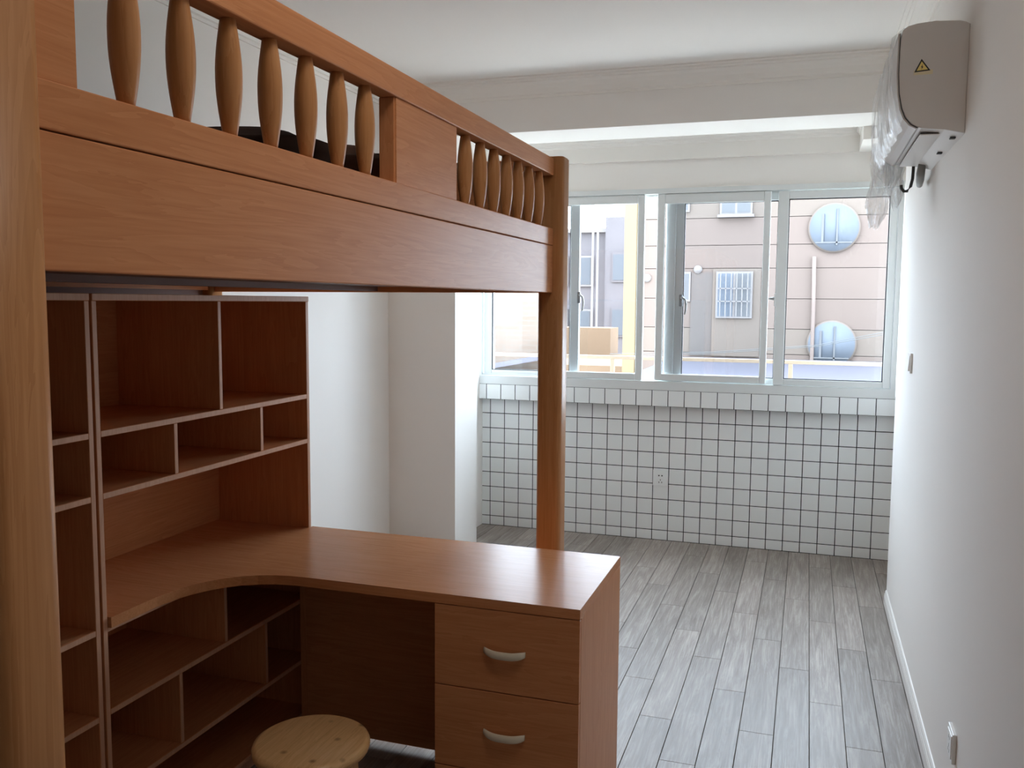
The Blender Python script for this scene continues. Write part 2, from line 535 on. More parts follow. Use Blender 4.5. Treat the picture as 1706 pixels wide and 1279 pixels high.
# ------------------------------------------------------------------ window
win = bpy.data.objects.new('window_1', None)
win.location = (-0.82, 5.70, 0.993)
COL.objects.link(win)
struct(win, 'wide white sliding window of several sashes over the tiled wall')
FR = 'window_pvc'
fb = bmesh.new()
Ya, Yb = 5.672, 5.775
bm_box(fb, -2.14, 0.505, Ya, Yb, 0.993, 1.050)
bm_box(fb, -2.14, 0.505, Ya, Yb, 2.236, 2.268)
bm_box(fb, -2.14, -2.120, Ya, Yb, 1.050, 2.236)
bm_box(fb, 0.476, 0.505, Ya, Yb, 1.050, 2.236)
bm_box(fb, -2.12, 0.476, 5.7165, 5.7195, 1.050, 1.062)
bm_box(fb, -2.12, 0.476, 5.7165, 5.7195, 2.222, 2.236)
finish('frame', fb, FR, win)
box('outer_sill', FR, win, -2.14, 0.505, Yb, 5.93, 0.975, 1.01)

def sash(x0, x1, sl, sr, near, z0, z1, gb, gt, gasket=True, split=None):
    ya, yb = (5.681, 5.711) if near else (5.725, 5.755)
    e = bpy.data.objects.new('sash', None)
    e.location = Vector(((x0+x1)/2, (ya+yb)/2, z0)) - Vector(win.location)
    e.parent = win
    COL.objects.link(e)
    def part(nm, mat, a, b, c, d, y0=ya, y1=yb, bev=0.003):
        bm = bmesh.new()
        bm_box(bm, a, b, y0, y1, c, d)
        return finish(nm, bm, mat, e, bevel=bev, seg=1)
    if split:
        part('stile', FR, x0, split, z0, z1)
        part('stile', FR, split+0.002, x0+sl, z0, z1, ya+0.003, yb)
    else:
        part('stile', FR, x0, x0+sl, z0, z1)
    part('stile', FR, x1-sr, x1, z0, z1)
    part('rail', FR, x0+sl, x1-sr, z0, gb, ya+0.001, yb-0.001)
    part('rail', FR, x0+sl, x1-sr, gt, z1, ya+0.001, yb-0.001)
    part('glass', 'window_glass', x0+sl, x1-sr, gb, gt, ya+0.013, ya+0.017, 0)
    if gasket:
        g = bmesh.new(); t = 0.005
        for q in ((x0+sl, x0+sl+t, gb, gt), (x1-sr-t, x1-sr, gb, gt), (x0+sl, x1-sr, gb, gb+t), (x0+sl, x1-sr, gt-t, gt)):
            bm_box(g, q[0], q[1], ya+0.006, ya+0.024, q[2], q[3])
        finish('gasket', g, 'gasket_black', e)
    return e

def lever(e, x, ya, z, out=1):
    bm = bmesh.new()
    bm_box(bm, x-0.014, x+0.008, ya-0.012, ya+0.001, z-0.055, z+0.02)
    finish('latch_plate', bm, 'handle_grey', e, bevel=0.003, seg=2)
    tube('latch_lever', 'handle_grey', e, [(x, ya-0.010, z+0.0), (x+0.012, ya-0.028, z-0.002), (x+0.028, ya-0.034, z-0.014), (x+0.034, ya-0.036, z-0.045), (x+0.032, ya-0.036, z-0.08), (x+0.026, ya-0.034, z-0.105)], 0.006, radii=[0.008, 0.008, 0.0075, 0.007, 0.0065, 0.005])

s1 = sash(-2.112, -1.443, 0.056, 0.062, False, 1.052, 2.232, 1.086, 2.186)
s2 = sash(-1.66, -1.009, 0.05, 0.045, True, 1.052, 2.234, 1.095, 2.181, gasket=False)
s3 = sash(-0.929, -0.240, 0.045, 0.040, True, 1.056, 2.234, 1.098, 2.174, gasket=False)
s4 = sash(-0.879, -0.150, 0.114, 0.045, False, 1.052, 2.232, 1.086, 2.180, split=-0.818)
s5 = sash(-0.196, 0.474, 0.061, 0.043, True, 1.052, 2.230, 1.090, 2.182)
lever(s1, -1.440, 5.725, 1.60)
lever(s4, -0.772, 5.725, 1.585)
bm = bmesh.new(); bm_box(bm, -0.204, -0.194, 5.678, 5.70, 1.535, 1.615)
finish('latch_plate', bm, FR, s5, bevel=0.002, seg=1)
tube('latch_knob', 'handle_grey', s5, [(-0.20, 5.69, 1.582), (-0.232, 5.685, 1.582)], 0.008, radii=[0.012, 0.006])

# ------------------------------------------------------------------ loft bed
XB = -0.853
bed = thing('loft_bed', 'reddish-brown wooden loft bed with turned spindle guard rail above the desk', 'loft bed', (-1.55, 1.9, 0))
def bpost(x0, x1, y0, y1, ztop, name='post', mat='post_wood'):
    bm = bmesh.new()
    bm_box(bm, x0, x1, y0, y1, 0, ztop)
    ve = [e for e in bm.edges if abs(e.verts[0].co.z-e.verts[1].co.z) > 0.5]
    bmesh.ops.bevel(bm, geom=ve, offset=0.020, segments=5, profile=0.5, affect='EDGES')
    te = [e for e in bm.edges if all(v.co.z > ztop-1e-5 for v in e.verts)]
    bmesh.ops.bevel(bm, geom=te, offset=0.004, segments=2, affect='EDGES')
    o = finish(name, bm, mat, bed, smooth=False)
    for p in o.data.polygons:
        p.use_smooth = abs(p.normal.z) < 0.5
    return o
YN, YF_ = 0.80, 3.00
bpost(-0.908, -0.818, YN-0.09, YN, 2.052)
bpost(-0.908, -0.818, YF_, YF_+0.09, 2.052)
bpost(-2.365, -2.275, YN-0.09, YN, 2.0)
bpost(-2.365, -2.275, YF_, YF_+0.09, 2.052)
WY, WX, WZ = 'wood_Y', 'wood_X', 'wood_Z'
box('side_panel', WY, bed, XB-0.022, XB, YN, YF_, 1.583, 1.7455, 0.002)
box('upper_board', WY, bed, XB-0.036, XB+0.001, YN, YF_, 1.7475, 1.8046, 0.002)
box('top_rail', WY, bed, XB-0.042, XB+0.001, YN, YF_, 1.9862, 2.0439, 0.003)
box('guard_panel', WY, bed, XB-0.030, XB-0.004, YN, 0.886, 1.8046, 1.9862, 0.0015)
gp = box('guard_panel', WY, bed, XB-0.012, XB-0.003, 1.77, 2.117, 1.8046, 1.9862, 0.0015)
box('guard_stile', WZ, bed, XB-0.042, XB-0.006, 1.765, 1.790, 1.8046, 1.9862, 0.002)
box('guard_stile', WZ, bed, XB-0.042, XB-0.006, 2.095, 2.116, 1.8046, 1.9862, 0.002)
sp_y = [0.99+0.1127*i for i in range(7)] + [2.227+0.112*i for i in range(7)]
prof = []
zb, zt = 1.8026, 1.9882
for i in range(15):
    t = i/14
    r = 0.0105+0.0105*math.sin(math.pi*t)**1.05
    if t > 0.5: r += 0.0015*(t-0.5)*2
    prof.append((r, zb+(zt-zb)*t))
first = None
for y in sp_y:
    if first is None:
        first = lathe('spindle', 'post_wood', bed, (0, 0, 0), prof, seg=16)
        bl = abs_loc(bed)
        first.data.transform(Matrix.Translation(bl))
        # local vertical stays relative to the bed origin
        first.location = Vector((XB-0.024, y, 0)) - bl
        first.data.transform(Matrix.Translation((0, 0, 0)))
        continue
    c = first.copy(); COL.objects.link(c)
    c.location = Vector((XB-0.024, y, 0)) - bl
# end boards, wall-side rail, base
box('end_board', WX, bed, -2.275, -0.90, YF_+0.028, YF_+0.050, 1.583, 2.006, 0.002)
box('end_rail', WX, bed, -2.275, -0.90, YF_+0.020, YF_+0.058, 2.008, 2.048, 0.003)
lathe('bolt_cover', 'warn_black', bed, (-0.884-0.03, YF_+0.024, 1.905), [(0.008, 0.0), (0.008, 0.006)], 10, 'Y')
box('end_board', WX, bed, -2.275, -0.90, YN-0.055, YN-0.033, 1.583, 1.80, 0.002)
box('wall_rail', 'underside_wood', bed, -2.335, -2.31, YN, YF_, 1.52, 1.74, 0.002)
for i in range(16):
    yy = YN+0.06+i*0.139
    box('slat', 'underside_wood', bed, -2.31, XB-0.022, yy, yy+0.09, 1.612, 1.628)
box('centre_beam', 'underside_wood', bed, -1.585, -1.545, YN-0.03, YF_+0.028, 1.587, 1.604)
box('slat_ledger', WY, bed, XB-0.047, XB-0.022, YN, YF_, 1.589, 1.604)
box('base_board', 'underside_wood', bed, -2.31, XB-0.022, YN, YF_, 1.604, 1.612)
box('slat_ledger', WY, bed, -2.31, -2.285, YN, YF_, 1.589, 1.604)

# dark bedding heaped on the slats
def quilt(label, mat, cx, cy, rx, ry, h, seed, group):
    bm = bmesh.new()
    nu, nv = 36, 14
    rings = []
    for j in range(nv+1):
        t = j/nv
        ring = []
        for i in range(nu):
            a = 2*math.pi*i/nu
            ca, sa = math.cos(a), math.sin(a)
            q = 2.6
            k = (abs(ca)**q+abs(sa)**q)**(-1/q)
            rr = k*(1.0 if t < 0.45 else math.cos((t-0.45)/0.55*math.pi/2)**0.6)
            z = h*min(1, t/0.45)*0.7 if t < 0.45 else h*(0.7+0.3*math.sin((t-0.45)/0.55*math.pi/2))
            p = Vector((cx+rx*rr*ca, cy+ry*rr*sa, 1.630+z))
            n = noise.noise(Vector((p.x*7+seed, p.y*7, p.z*12)))*0.030 + 0.012*math.sin(t*22)
            p.x += n*ca; p.y += n*sa; p.z += n*0.4*(t > 0.2)
            p.z = max(p.z, 1.629)
            ring.append(bm.verts.new(p))
        rings.append(ring)
    for a, b in zip(rings, rings[1:]):
        for i in range(nu):
            bm.faces.new((a[i], a[(i+1) % nu], b[(i+1) % nu], b[i]))
    bm.faces.new(rings[0][::-1]); bm.faces.new(rings[-1])
    o = finish('folded_quilt', bm, mat, None, smooth=True)
    return tag(o, label, 'quilt', group)
quilt('flat black folded quilt behind the spindles of the loft bed', 'quilt_dark', -1.14, 1.59, 0.20, 0.135, 0.265, 1, 'bedding on the loft bed')
quilt('rounded dark brown quilt heaped between two black ones on the loft bed', 'quilt_brown', -1.13, 1.92, 0.20, 0.13, 0.285, 5, 'bedding on the loft bed')
quilt('black quilt heaped against the solid guard panel of the loft bed', 'quilt_dark', -1.13, 2.25, 0.20, 0.13, 0.31, 9, 'bedding on the loft bed')

# ------------------------------------------------------------------ bookcases
XS, XK = -1.685, -2.066
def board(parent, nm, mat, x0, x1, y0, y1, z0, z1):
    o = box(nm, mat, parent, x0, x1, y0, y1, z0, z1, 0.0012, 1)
    if parent['category'] == 'bookcase' and nm != 'back_panel':            # light falling on the front edges, painted as paler wood
        o.data.materials.append(MATS['lit_edge_wood'])
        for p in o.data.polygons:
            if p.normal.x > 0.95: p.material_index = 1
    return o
bc = thing('bookcase', 'reddish-brown bookcase with open compartments built around the corner desk', 'bookcase', (-1.87, 2.26, 0))
y0, y1 = 1.760, 2.765
th = 0.016
board(bc, 'side_panel', WZ, XK, XS, y0, y0+th, 0, 1.546)
board(bc, 'side_panel', WZ, XK, XS, y1-0.017, y1, 0, 1.546)
board(bc, 'top_board', WY, XK, XS+0.002, y0, y1, 1.546, 1.564)
board(bc, 'back_panel', WY, XK-0.012, XK, y0, y1, 0.02, 1.546)
board(bc, 'shelf', WY, XK, XS, y0+th, y1-0.017, 1.202, 1.2185)
board(bc, 'shelf', WY, XK, XS, y0+th, y1-0.017, 1.042, 1.058)
board(bc, 'shelf', WY, XK, XS, y0+th, y1-0.017, 0.473, 0.489)
board(bc, 'shelf', WY, XK, XS, y0+th, y1-0.017, 0.249, 0.265)
board(bc, 'shelf', WY, XK, XS, y0+th, y1-0.017, 0.05, 0.066)
board(bc, 'divider', WZ, XK, XS-0.001, 2.257, 2.272, 1.2185, 1.546)
board(bc, 'divider', WZ, XK, XS-0.001, 2.049, 2.064, 1.058, 1.202)
board(bc, 'divider', WZ, XK, XS-0.001, 2.465, 2.480, 1.058, 1.202)
board(bc, 'divider', WZ, XK, XS-0.001, 2.255, 2.270, 0.489, 0.694)
board(bc, 'divider', WZ, XK, XS-0.001, 2.042, 2.057, 0.265, 0.473)
board(bc, 'divider', WZ, XK, XS-0.001, 2.468, 2.483, 0.265, 0.473)
board(bc, 'plinth', WY, XS-0.04, XS-0.024, y0+th, y1-0.017, 0, 0.05)
board(bc, 'support_rail', WY, XK, XS-0.002, y0+th, y1-0.017, 0.694, 0.7055)

b1 = thing('bookcase', 'tall reddish-brown shelf unit half hidden behind the near bed post', 'bookcase', (-1.87, 1.25, 0))
ya, yb_ = 0.748, 1.752
board(b1, 'side_panel', WZ, XK, XS, ya, ya+th, 0, 1.546)
board(b1, 'side_panel', WZ, XK, XS, yb_-th, yb_, 0, 1.546)
board(b1, 'top_board', WY, XK, XS+0.002, ya, yb_, 1.546, 1.564)
board(b1, 'back_panel', WY, XK-0.012, XK, ya, yb_, 0.02, 1.546)
for z in (1.218, 1.0575, 0.7125, 0.4845, 0.265, 0.066):
    board(b1, 'shelf', WY, XK, XS, ya+th, yb_-th, z-0.0155, z)
board(b1, 'plinth', WY, XS-0.04, XS-0.024, ya+th, yb_-th, 0, 0.05)

# ------------------------------------------------------------------ corner desk
desk = thing('corner_desk', 'L-shaped reddish-brown corner desk with curved inner edge and a drawer pedestal', 'desk', (-1.2, 2.5, 0))
ZD = 0.734
curve = [(-1.676, 1.779), (-1.676, 1.95), (-1.668, 2.01), (-1.655, 2.06), (-1.634, 2.105), (-1.604, 2.148), (-1.568, 2.182), (-1.528, 2.207), (-1.482, 2.225), (-1.430, 2.2345), (-1.37, 2.238)]
outl = [(XK+0.001, 1.779)] + curve + [(-0.549, 2.238), (-0.549, 2.770), (-1.682, 2.770), (-1.682, 2.746), (XK+0.001, 2.746)]
dt = prism('desktop', 'desktop_wood', desk, outl, 'Z', ZD-0.028, ZD)
box('side_panel', WZ, desk, -0.567, -0.549, 2.2548, 2.770, 0, ZD-0.028)
board(desk, 'inner_side_panel', WZ, -0.973, -0.957, 2.258, 2.70, 0, ZD-0.0285)
board(desk, 'modesty_panel', WX, -1.66, -0.973, 2.680, 2.696, 0.018, ZD-0.0285)
board(desk, 'filler_strip', WZ, -1.684, -1.660, 2.680, 2.768, 0.0, ZD-0.0285)
board(desk, 'pedestal_back', WX, -0.957, -0.567, 2.68, 2.696, 0.02, ZD-0.0285)
board(desk, 'pedestal_base', WX, -0.957, -0.567, 2.27, 2.68, 0.03, 0.046)
for z0, z1 in ((0.4715, 0.7030), (0.2345, 0.4685), (0.012, 0.2315)):
    dr = board(desk, 'drawer', WX, -0.971, -0.5495, 2.2385, 2.2545, z0, z1)
    bm = bmesh.new()
    bm_box(bm, -0.95, -0.574, 2.2555, 2.65, z0+0.03, z1-0.04)
    finish('drawer_box', bm, WX, dr)
    zc = (z0+z1)/2
    # bow-shaped pull, ends higher than the middle
    pts, rad = [], []
    for i in range(15):
        t = i/14*2-1
        x = -0.7605+0.060*t
        yy = 2.2385-0.004-0.015*(1-abs(t)**3)
        z = zc-0.003+0.006*abs(t)**2.6
        pts.append((x, yy, z)); rad.append(0.0115*(1-0.30*abs(t)**8))
    bm = bmesh.new()
    rings = []
    for (x, yy, z), r in zip(pts, rad):
        rings.append([bm.verts.new((x, yy+0.006*math.cos(a), z+r*math.sin(a))) for a in [2*math.pi*i/12 for i in range(12)]])
    for a, b in zip(rings, rings[1:]):
        for i in range(12):
            bm.faces.new((a[i], a[(i+1) % 12], b[(i+1) % 12], b[i]))
    bm.faces.new(rings[0][::-1]); bm.faces.new(rings[-1])
    finish('handle', bm, 'drawer_pull_cream', dr, smooth=True)

# ------------------------------------------------------------------ stool
SX, SY, SZ = -1.155, 1.882, 0.445
st = thing('round_stool', 'small round pale wooden stool with knots in front of the desk', 'stool', (SX, SY, 0))
R = 0.147
prof = [(R-0.012, SZ-0.030), (R-0.003, SZ-0.026), (R, SZ-0.017), (R, SZ-0.012), (R-0.003, SZ-0.005), (R-0.010, SZ-0.001), (R-0.014, SZ)]
lathe('seat', 'stool_wood', st, (SX, SY, 0), prof, seg=56)
for sx, sy in ((1, 1), (1, -1), (-1, 1), (-1, -1)):
    a = math.atan2(sy, sx)+0.35
    dx, dy = math.cos(a), math.sin(a)
    bm = bmesh.new()
    rt_, ln = 0.020, SZ-0.031
    u = Vector((dx, dy, 0)); v = Vector((-dy, dx, 0))
    vs = []
    for rad_, z, hw in ((0.105, ln, 0.021), (0.140, 0.0, 0.016)):
        c = Vector((SX, SY, z)) + u*rad_
        vs.append([bm.verts.new(c+u*hw*p+v*hw*q) for p, q in ((-1, -1), (1, -1), (1, 1), (-1, 1))])
    for i in range(4):
        bm.faces.new((vs[0][i], vs[0][(i+1) % 4], vs[1][(i+1) % 4], vs[1][i]))
    bm.faces.new(vs[0]); bm.faces.new(vs[1][::-1])
    finish('leg', bm, 'stool_leg_wood', st, bevel=0.004, seg=2)
for k in range(4):
    a0 = math.pi/4+0.35+k*math.pi/2; a1 = a0+math.pi/2
    z = 0.33 if k % 2 else 0.28
    rr = 0.105+(0.035*(1-z/(SZ-0.031)))
    tube('stretcher', 'stool_leg_wood', st, [(SX+rr*math.cos(a0), SY+rr*math.sin(a0), z), (SX+rr*math.cos(a1), SY+rr*math.sin(a1), z)], 0.010)
for k in range(2):
    a0 = math.pi/4+0.35+k*math.pi/2; a1 = a0+math.pi
    tube('seat_brace', 'stool_leg_wood', st, [(SX+0.10*math.cos(a0), SY+0.10*math.sin(a0), SZ-0.042), (SX+0.10*math.cos(a1), SY+0.10*math.sin(a1), SZ-0.042)], 0.010)

# ------------------------------------------------------------------ air conditioner
AY0, AY1 = 3.087, 3.885
ac = thing('air_conditioner', 'white split air conditioner with yellow warning triangle on its side, high on the wall', 'air conditioner', (XR, (AY0+AY1)/2, 2.1))
side = [(XR, 2.405), (0.425, 2.413), (0.408, 2.418), (0.340, 2.4215), (0.288, 2.419), (0.262, 2.413), (0.248, 2.402), (0.243, 2.385), (0.242, 2.34), (0.242, 2.27), (0.246, 2.21), (0.254, 2.165),
        (0.266, 2.135), (0.284, 2.113), (0.305, 2.102), (0.335, 2.097), (0.38, 2.092), (XR, 2.078)]
prism('body', 'ac_plastic', ac, side, 'Y', AY0, AY1, 0.004, 3)
# front cover shell, a few millimetres proud, dark shadow gap behind it
fc = [(0.2405, 2.392), (0.2405, 2.34), (0.2405, 2.27), (0.2445, 2.209), (0.2525, 2.1635), (0.2645, 2.1335), (0.2825, 2.1115), (0.303, 2.1005)]
fo = [(x-0.0055, z-(0.002 if i > 3 else 0.0)) for i, (x, z) in enumerate(fc)]
prism('front_cover', 'ac_plastic', ac, fc+fo[::-1], 'Y', AY0+0.003, AY1-0.003)
prism('cover_gap', 'ac_dark', ac, [(x+0.0005, z) for x, z in fc]+[(x-0.0012, z) for x, z in fo][::-1] if False else [(x+0.001, z) for x, z in fc]+[(x-0.0008, z) for x, z in fc][::-1], 'Y', AY0-0.0008, AY1+0.0008)
# air outlet and louver underneath
box('air_outlet', 'ac_dark', ac, 0.318, 0.37, AY0+0.06, AY1-0.06, 2.0905, 2.0965)
box('louver', 'ac_plastic', ac, 0.315, 0.374, AY0+0.055, AY1-0.055, 2.0870, 2.0905, 0.001)
box('wall_bracket', 'ac_dark', ac, XR-0.006, XR, AY0+0.02, AY1-0.02, 2.10, 2.395)
for yy in (3.18, 3.48):
    box('screw_cover', 'ac_dark', ac, XR-0.030, XR-0.014, yy-0.012, yy+0.012, 2.0775, 2.0815)
# warning label on the side cheek
lab = box('label_backing', 'warn_paper', ac, 0.284, 0.338, AY0-0.0006, AY0+0.001, 2.262, 2.276)
def tri(nm, mat, parent, pts, y, t=0.0006):
    bm = bmesh.new()
    a = [bm.verts.new((x, y, z)) for x, z in pts]
    b = [bm.verts.new((x, y+t, z)) for x, z in pts]
    bm.faces.new(a); bm.faces.new(b[::-1])
    n = len(pts)
    for i in range(n): bm.faces.new((a[i], a[(i+1) % n], b[(i+1) % n], b[i]))
    return finish(nm, bm, mat, parent)
A, B, Cc = Vector((0.3045, 2.310)), Vector((0.285, 2.270)), Vector((0.331, 2.2735))
cen = (A+B+Cc)/3
warn = tri('warning_triangle', 'warn_black', ac, [A, B, Cc], AY0-0.0012)
def sc(p, k): return cen+(p-cen)*k
tri('triangle_field', 'warn_yellow', warn, [sc(A, .70), sc(B, .70), sc(Cc, .70)], AY0-0.0016)
bolt = [(0.3085, 2.294), (0.3035, 2.284), (0.3065, 2.284), (0.3045, 2.2765), (0.3105, 2.286), (0.3075, 2.286)]
tri('bolt_symbol', 'warn_black', warn, bolt, AY0-0.0020)
# wrapped hose leaving the far end
tube('wrapped_hose', 'hose_wrap', ac, [(0.395, 3.80, 2.095), (0.397, 3.86, 2.065), (0.402, 3.92, 2.045), (0.408, 3.99, 2.035), (0.412, 4.05, 2.05)], 0.015, seg=14, radii=[0.013, 0.016, 0.015, 0.012, 0.006])

cb = tube('power_cable', 'cable_dark', None, [(0.372, 3.87, 2.12), (0.371, 3.87, 2.08), (0.370, 3.87, 2.045), (0.364, 3.87, 2.015), (0.352, 3.87, 1.997), (0.340, 3.87, 1.997), (0.331, 3.87, 2.008), (0.329, 3.87, 2.022)], 0.006)
tag(cb, 'dark hooked cable end hanging under the air conditioner', 'cable')

# clear protective film over the front, hanging down at the far end
def film():
    bm = bmesh.new()
    prof = [(0.30, 2.425), (0.262, 2.421), (0.236, 2.40), (0.229, 2.36), (0.228, 2.30), (0.229, 2.24), (0.236, 2.185), (0.246, 2.14), (0.262, 2.10)]
    nu = 60
    grid = []
    for i in range(nu+1):
        t = i/nu
        row = []
        for j, (x, z) in enumerate(prof):
            s = j/(len(prof)-1)
            ystart = 3.10+0.10*max(0, 0.5-s)
            y = ystart+(3.955-ystart)*t
            n = noise.noise(Vector((y*16, z*9, 3.3)))*0.010+abs(noise.noise(Vector((y*30+z*22, z*6, 8))))*0.014
            row.append(bm.verts.new((x-0.003-n-0.006*t, y, z-0.02*t*s)))
        grid.append(row)
    for a, b in zip(grid, grid[1:]):
        for j in range(len(prof)-1):
            bm.faces.new((a[j], b[j], b[j+1], a[j+1]))
    # hanging gathered lobes
    for cx, cy, z0, z1, r0, r1, seed in ((0.262, 3.945, 2.20, 1.862, 0.040, 0.044, 1), (0.318, 3.945, 2.16, 1.945, 0.032, 0.026, 7), (0.30, 3.965, 2.34, 2.03, 0.060, 0.042, 13)):
        nv, ns = 26, 44
        rings = []
        for j in range(nv+1):
            t = j/nv
            z = z0+(z1-z0)*t
            ring = []
            for i in range(ns):
                a = 2*math.pi*i/ns
                fold = 1+0.20*math.sin(6*a+seed+3*t)+0.55*noise.noise(Vector((math.cos(a)*2.0+seed, math.sin(a)*2.0, t*3.5)))+0.22*noise.noise(Vector((math.cos(a)*5+seed, math.sin(a)*5, t*11)))
                r = (r0+(r1-r0)*t)*fold
                if t > 0.85: r *= 1.0-0.45*(t-0.85)/0.15
                dz = 0.03*noise.noise(Vector((math.cos(a)*1.7+seed, math.sin(a)*1.7, 5)))*t
                ring.append(bm.verts.new((min(cx-0.02*t*(seed == 1)+r*math.cos(a)*0.8, 0.425), cy+r*math.sin(a)*1.1, z+dz)))
            rings.append(ring)
        for a, b in zip(rings, rings[1:]):
            for i in range(ns):
                bm.faces.new((a[i], a[(i+1) % ns], b[(i+1) % ns], b[i]))
    o = finish('plastic_film', bm, 'clear_film', None, smooth=False)
    return tag(o, 'crumpled clear plastic film hanging off the air conditioner', 'plastic film')
film()

# ------------------------------------------------------------------ switch and sockets
sw = thing('light_switch', 'white light switch on the right wall near the window', 'light switch', (XR, 4.25, 1.30))
box('plate', 'switch_white', sw, XR-0.010, XR, 4.205, 4.292, 1.252, 1.339, 0.002)
prism('rocker', 'switch_white', sw, [(XR-0.010, 1.262), (XR-0.017, 1.262), (XR-0.012, 1.329), (XR-0.010, 1.329)], 'Y', 4.214, 4.283)
so = thing('wall_socket', 'cream wall socket low on the right wall', 'wall socket', (XR, 2.70, 0.31))
box('plate', 'switch_white', so, XR-0.011, XR, 2.655, 2.742, 0.263, 0.350, 0.002)
box('outlet_face', 'switch_white', so, XR-0.0135, XR-0.010, 2.665, 2.732, 0.273, 0.340, 0.001)
for dy, dz in ((-0.008, 0.017), (0.008, 0.017), (0, -0.006), (-0.009, -0.02), (0.009, -0.02)):
    box('pin_hole', 'warn_black', so, XR-0.0137, XR-0.0120, 2.6985+dy-0.0015, 2.6985+dy+0.0015, 0.3065+dz-0.005, 0.3065+dz+0.005)
ts = thing('wall_socket', 'white wall socket set among the tiles under the window', 'wall socket', (-0.8785, YW, 0.416))
TX0, TX1, TZ0, TZ1 = -0.9275, -0.8295, 0.362, 0.468
box('plate', 'tile_glaze', ts, TX0, TX1, YW-0.011, YW, TZ0, TZ1, 0.002)
for dx, dz in ((-0.010, 0.014), (0.010, 0.014)):
    box('pin_hole', 'warn_black', ts, -0.8785+dx-0.0045, -0.8785+dx+0.0045, YW-0.0114, YW-0.0095, 0.416+dz-0.004, 0.416+dz+0.004)
for dx, dz in ((0, -0.014), (-0.009, -0.030), (0.009, -0.030)):
    box('pin_hole', 'warn_black', ts, -0.8785+dx-0.002, -0.8785+dx+0.002, YW-0.0114, YW-0.0095, 0.416+dz-0.005, 0.416+dz+0.005)


# ------------------------------------------------------------------ added fill lamp
def emit(name, col, strength):
    mt, nt, bs, N, L = new_mat(name)
    bs.inputs['Base Color'].default_value = (*col, 1)
    bs.inputs['Emission Color'].default_value = (*col, 1)
    bs.inputs['Emission Strength'].default_value = strength
emit('fill_glow', (1.0, 0.91, 0.82), 6.5)
cl = thing('fill_lamp', 'added unseen round fill lamp over the aisle beside the loft bed', 'lamp', (-0.25, 1.35, ZC))  # unseen lamp, added to brighten surfaces that face the camera
lathe('base', 'baseboard_white', cl, (-0.25, 1.35, 0), [(0.25, ZC-0.03), (0.25, ZC)], 40)
lathe('diffuser', 'fill_glow', cl, (-0.25, 1.35, 0), [(0.10, ZC-0.075), (0.20, ZC-0.065), (0.235, ZC-0.045), (0.24, ZC-0.031)], 40)

# ------------------------------------------------------------------ outside
struct(box('ground', 'ground_pale', None, -60, 60, 6.2, 120, -9.2, -9.0), 'pale ground between the buildings')
struct(box('ledge_slab', 'ledge_pale', None, -3.2, 3.2, YW+0.2, 7.12, 0.38, 0.50), 'concrete ledge outside the window')
rail = thing('guard_rail', 'orange-yellow metal guard rail outside the window', 'railing', (-0.5, 7.0, 0.5))
box('top_rail', 'rail_orange', rail, -3.1, 2.6, 6.985, 7.015, 1.10, 1.128, 0.004)
for x in (-2.85, -1.48, -0.115, 1.25, 2.5):
    box('baluster', 'rail_orange', rail, x-0.016, x+0.016, 6.985, 7.015, 0.5, 1.10, 0.003)
box('bottom_rail', 'rail_orange', rail, -3.1, 2.6, 6.99, 7.01, 0.60, 0.62)

FY = 24.0
ap = thing('apartment_building', 'pale pink apartment building with two round blue windows across the yard', 'building', (-0.5, FY+4, -9))
box('wall', 'facade_joint', ap, -4.45, 3.4, FY+0.06, FY+8, -9.0, 6.3)
zs = [-9.0, -6.0, -3.0, -1.2, -0.45, 0.249, 0.907, 1.683, 2.470, 3.072, 3.777, 4.45, 5.2, 6.3]
for a, b in zip(zs, zs[1:]):
    box('panel', 'facade_pink' if random.random() < 0.6 else 'facade_beige', ap, -4.45, 3.4, FY, FY+0.06, a+0.008, b-0.008)
box('corner_pilaster', 'facade_cream', ap, -4.78, -4.45, FY-0.15, FY+0.5, -9.0, 6.3)
box('recess_strip', 'facade_grey', ap, -2.99, -2.336, FY-0.03, FY+0.01, 0.17, 2.36)
box('surround', 'facade_beige', ap, -2.42, -1.20, FY-0.06, FY+0.01, 0.17, 2.46)
def rwin(x0, x1, z0, z1, bars, blue='pane_blue', y=FY-0.06):
    f = box('window', 'far_white', ap, x0-0.05, x1+0.05, y-0.06, y+0.01, z0-0.05, z1+0.05)
    box('pane', blue, f, x0, (x0+x1)/2-0.03, y-0.066, y-0.05, z0, z1)
    box('pane', 'pane_grey', f, (x0+x1)/2+0.03, x1, y-0.066, y-0.05, z0, z1)
    if bars:
        for i in range(6):
            xx = x0+(x1-x0)*(i+0.5)/6
            box('grille_bar', 'far_white', f, xx-0.012, xx+0.012, y-0.16, y-0.14, z0, z1)
        for zz in (z0+0.35*(z1-z0), z0+0.65*(z1-z0)):
            box('grille_bar', 'far_white', f, x0, x1, y-0.16, y-0.14, zz-0.012, zz+0.012)
    return f
rwin(-2.28, -1.45, 1.22, 2.33, True)
rwin(-2.24, -1.52, 3.90, 5.0, False, 'pane_grey', FY)
box('window_sill', 'far_white', ap, -2.34, -1.42, FY-0.18, FY, 3.78, 3.85)
rwin(-3.35, -3.05, 1.65, 2.33, False, 'pane_grey', FY)
rwin(-3.45, -3.12, 4.0, 5.0, False, 'pane_blue', FY)
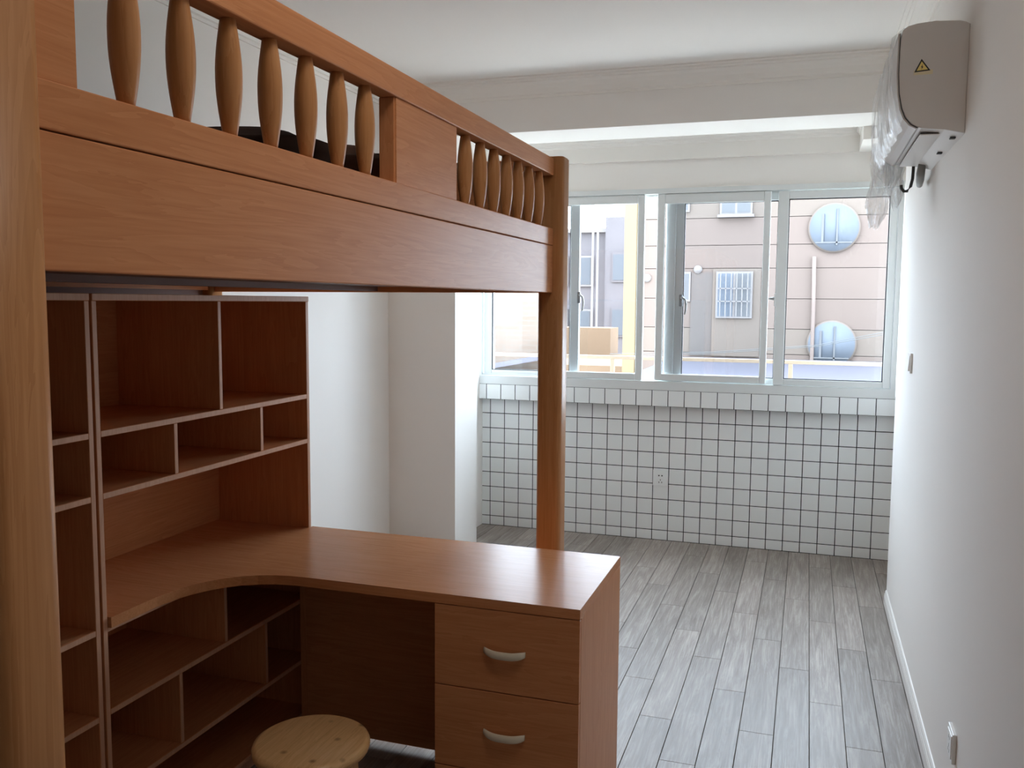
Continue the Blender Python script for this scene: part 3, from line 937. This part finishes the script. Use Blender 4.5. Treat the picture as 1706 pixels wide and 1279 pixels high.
def round_window(cx, cz, r, cut):
    f = lathe('round_window', 'facade_beige', ap, (cx, FY-0.08, cz), [(r+0.035, 0.0), (r+0.035, 0.085)], 48, 'Y')
    lathe('pane', 'pane_blue', f, (cx, FY-0.10, cz), [(r, 0.0), (r, 0.02)], 48, 'Y')
    box('mullion', 'pane_grey', f, cx+0.05, cx+0.09, FY-0.13, FY-0.10, cz-r*0.75, cz+r*0.8)
    box('transom', 'pane_grey', f, cx-r*0.75, cx+r*0.75, FY-0.13, FY-0.10, cz-r*0.66, cz-r*0.60)
    box('curtain', 'pane_grey', f, cx-r*0.52, cx-r*0.42, FY-0.125, FY-0.10, cz-r*0.6, cz+r*0.6)
round_window(0.534, 3.468, 0.585, False)
round_window(0.575, 0.545, 0.565, True)
tube('drainpipe', 'pipe_pink', ap, [(0.085, FY-0.10, 2.75), (0.11, FY-0.10, 1.5), (0.14, FY-0.16, -9)], 0.05)
lathe('round_vent', 'far_white', ap, (-2.82, FY-0.05, 2.44), [(0.11, 0), (0.11, 0.06)], 16, 'Y')
lathe('round_vent', 'far_white', ap, (-4.17, FY-0.05, 2.22), [(0.11, 0), (0.11, 0.06)], 16, 'Y')

lowb = thing('low_building', 'low flat lavender roof in front of the pink apartment building', 'building', (2, 18, -9))
box('wall', 'concrete', lowb, -3.2, 3.4, 13.5, 23.6, -9.0, 0.06)
box('roof', 'roof_lavender', lowb, -3.3, 3.5, 13.4, 23.7, 0.06, 0.14)

far = thing('apartment_block', 'distant bluish grey apartment block behind the yard', 'building', (-12, 48, -9))
box('wall', 'far_grey', far, -13.4, -7.2, 46, 54, -9, 5.2)
box('wall', 'far_grey', far, -10.0, -6.0, 45, 46, -9, 5.9)
box('roof_cap', 'far_white', far, -13.6, -9.9, 45.7, 54.2, 5.2, 5.4)
for zz in (-3.2, -0.4, 2.4):
    for xx in (-12.6, -11.3):
        f = box('window', 'far_white', far, xx-0.42, xx+0.42, 45.85, 46.02, zz, zz+1.6)
        box('pane', 'far_window', f, xx-0.34, xx+0.34, 45.82, 45.86, zz+0.1, zz+1.5)
    for xx in (-9.2, -8.0):
        f = box('window', 'far_grey', far, xx-0.42, xx+0.42, 44.9, 45.02, zz+0.2, zz+1.7)
        box('pane', 'far_window', f, xx-0.36, xx+0.36, 44.87, 44.91, zz+0.3, zz+1.6)
for xx in (-10.6, -10.35):
    tube('drainpipe', 'far_white', far, [(xx, 44.8, -9), (xx, 44.8, 5.2)], 0.06)
shed = thing('low_building', 'low orange-roofed building at the foot of the distant grey block', 'building', (-9, 33, -9))
box('wall', 'roof_orange', shed, -14.0, -5.2, 29, 36, -9, -0.55)
box('parapet', 'roof_orange', shed, -14.0, -7.4, 34.5, 36, -0.55, 0.55)
br = thing('brick_building', 'peach brick wall seen through the leftmost window sash', 'building', (-6, 12.5, -9))
box('wall', 'brick_far', br, -5.4, -3.45, 12.0, 12.5, -9.0, 2.6)
prism('canopy', 'roof_lavender', br, [(-4.9, 0.55), (-3.3, 0.86), (-3.3, 0.80), (-4.9, 0.49)], 'Y', 10.9, 12.0)
box('lower_wall', 'brick_far', br, -4.9, -3.5, 11.2, 12.0, -9.0, 0.45)
for i, (za, zb2) in enumerate(((0.93, 1.10), (0.90, 1.05))):
    cbl = tube('overhead_cable', 'cable_dark', None, [(-4.3+0.4*i, 20.0, za-0.55), (-2, 20, za-0.45), (0.2, 20.0, za-0.25), (1.6, 20.0, zb2-0.1), (9, 20, zb2+1.6)], 0.007, seg=6)
    tag(cbl, ('upper' if i == 0 else 'lower')+' of two thin dark overhead cables crossing the lower round window', 'cable')
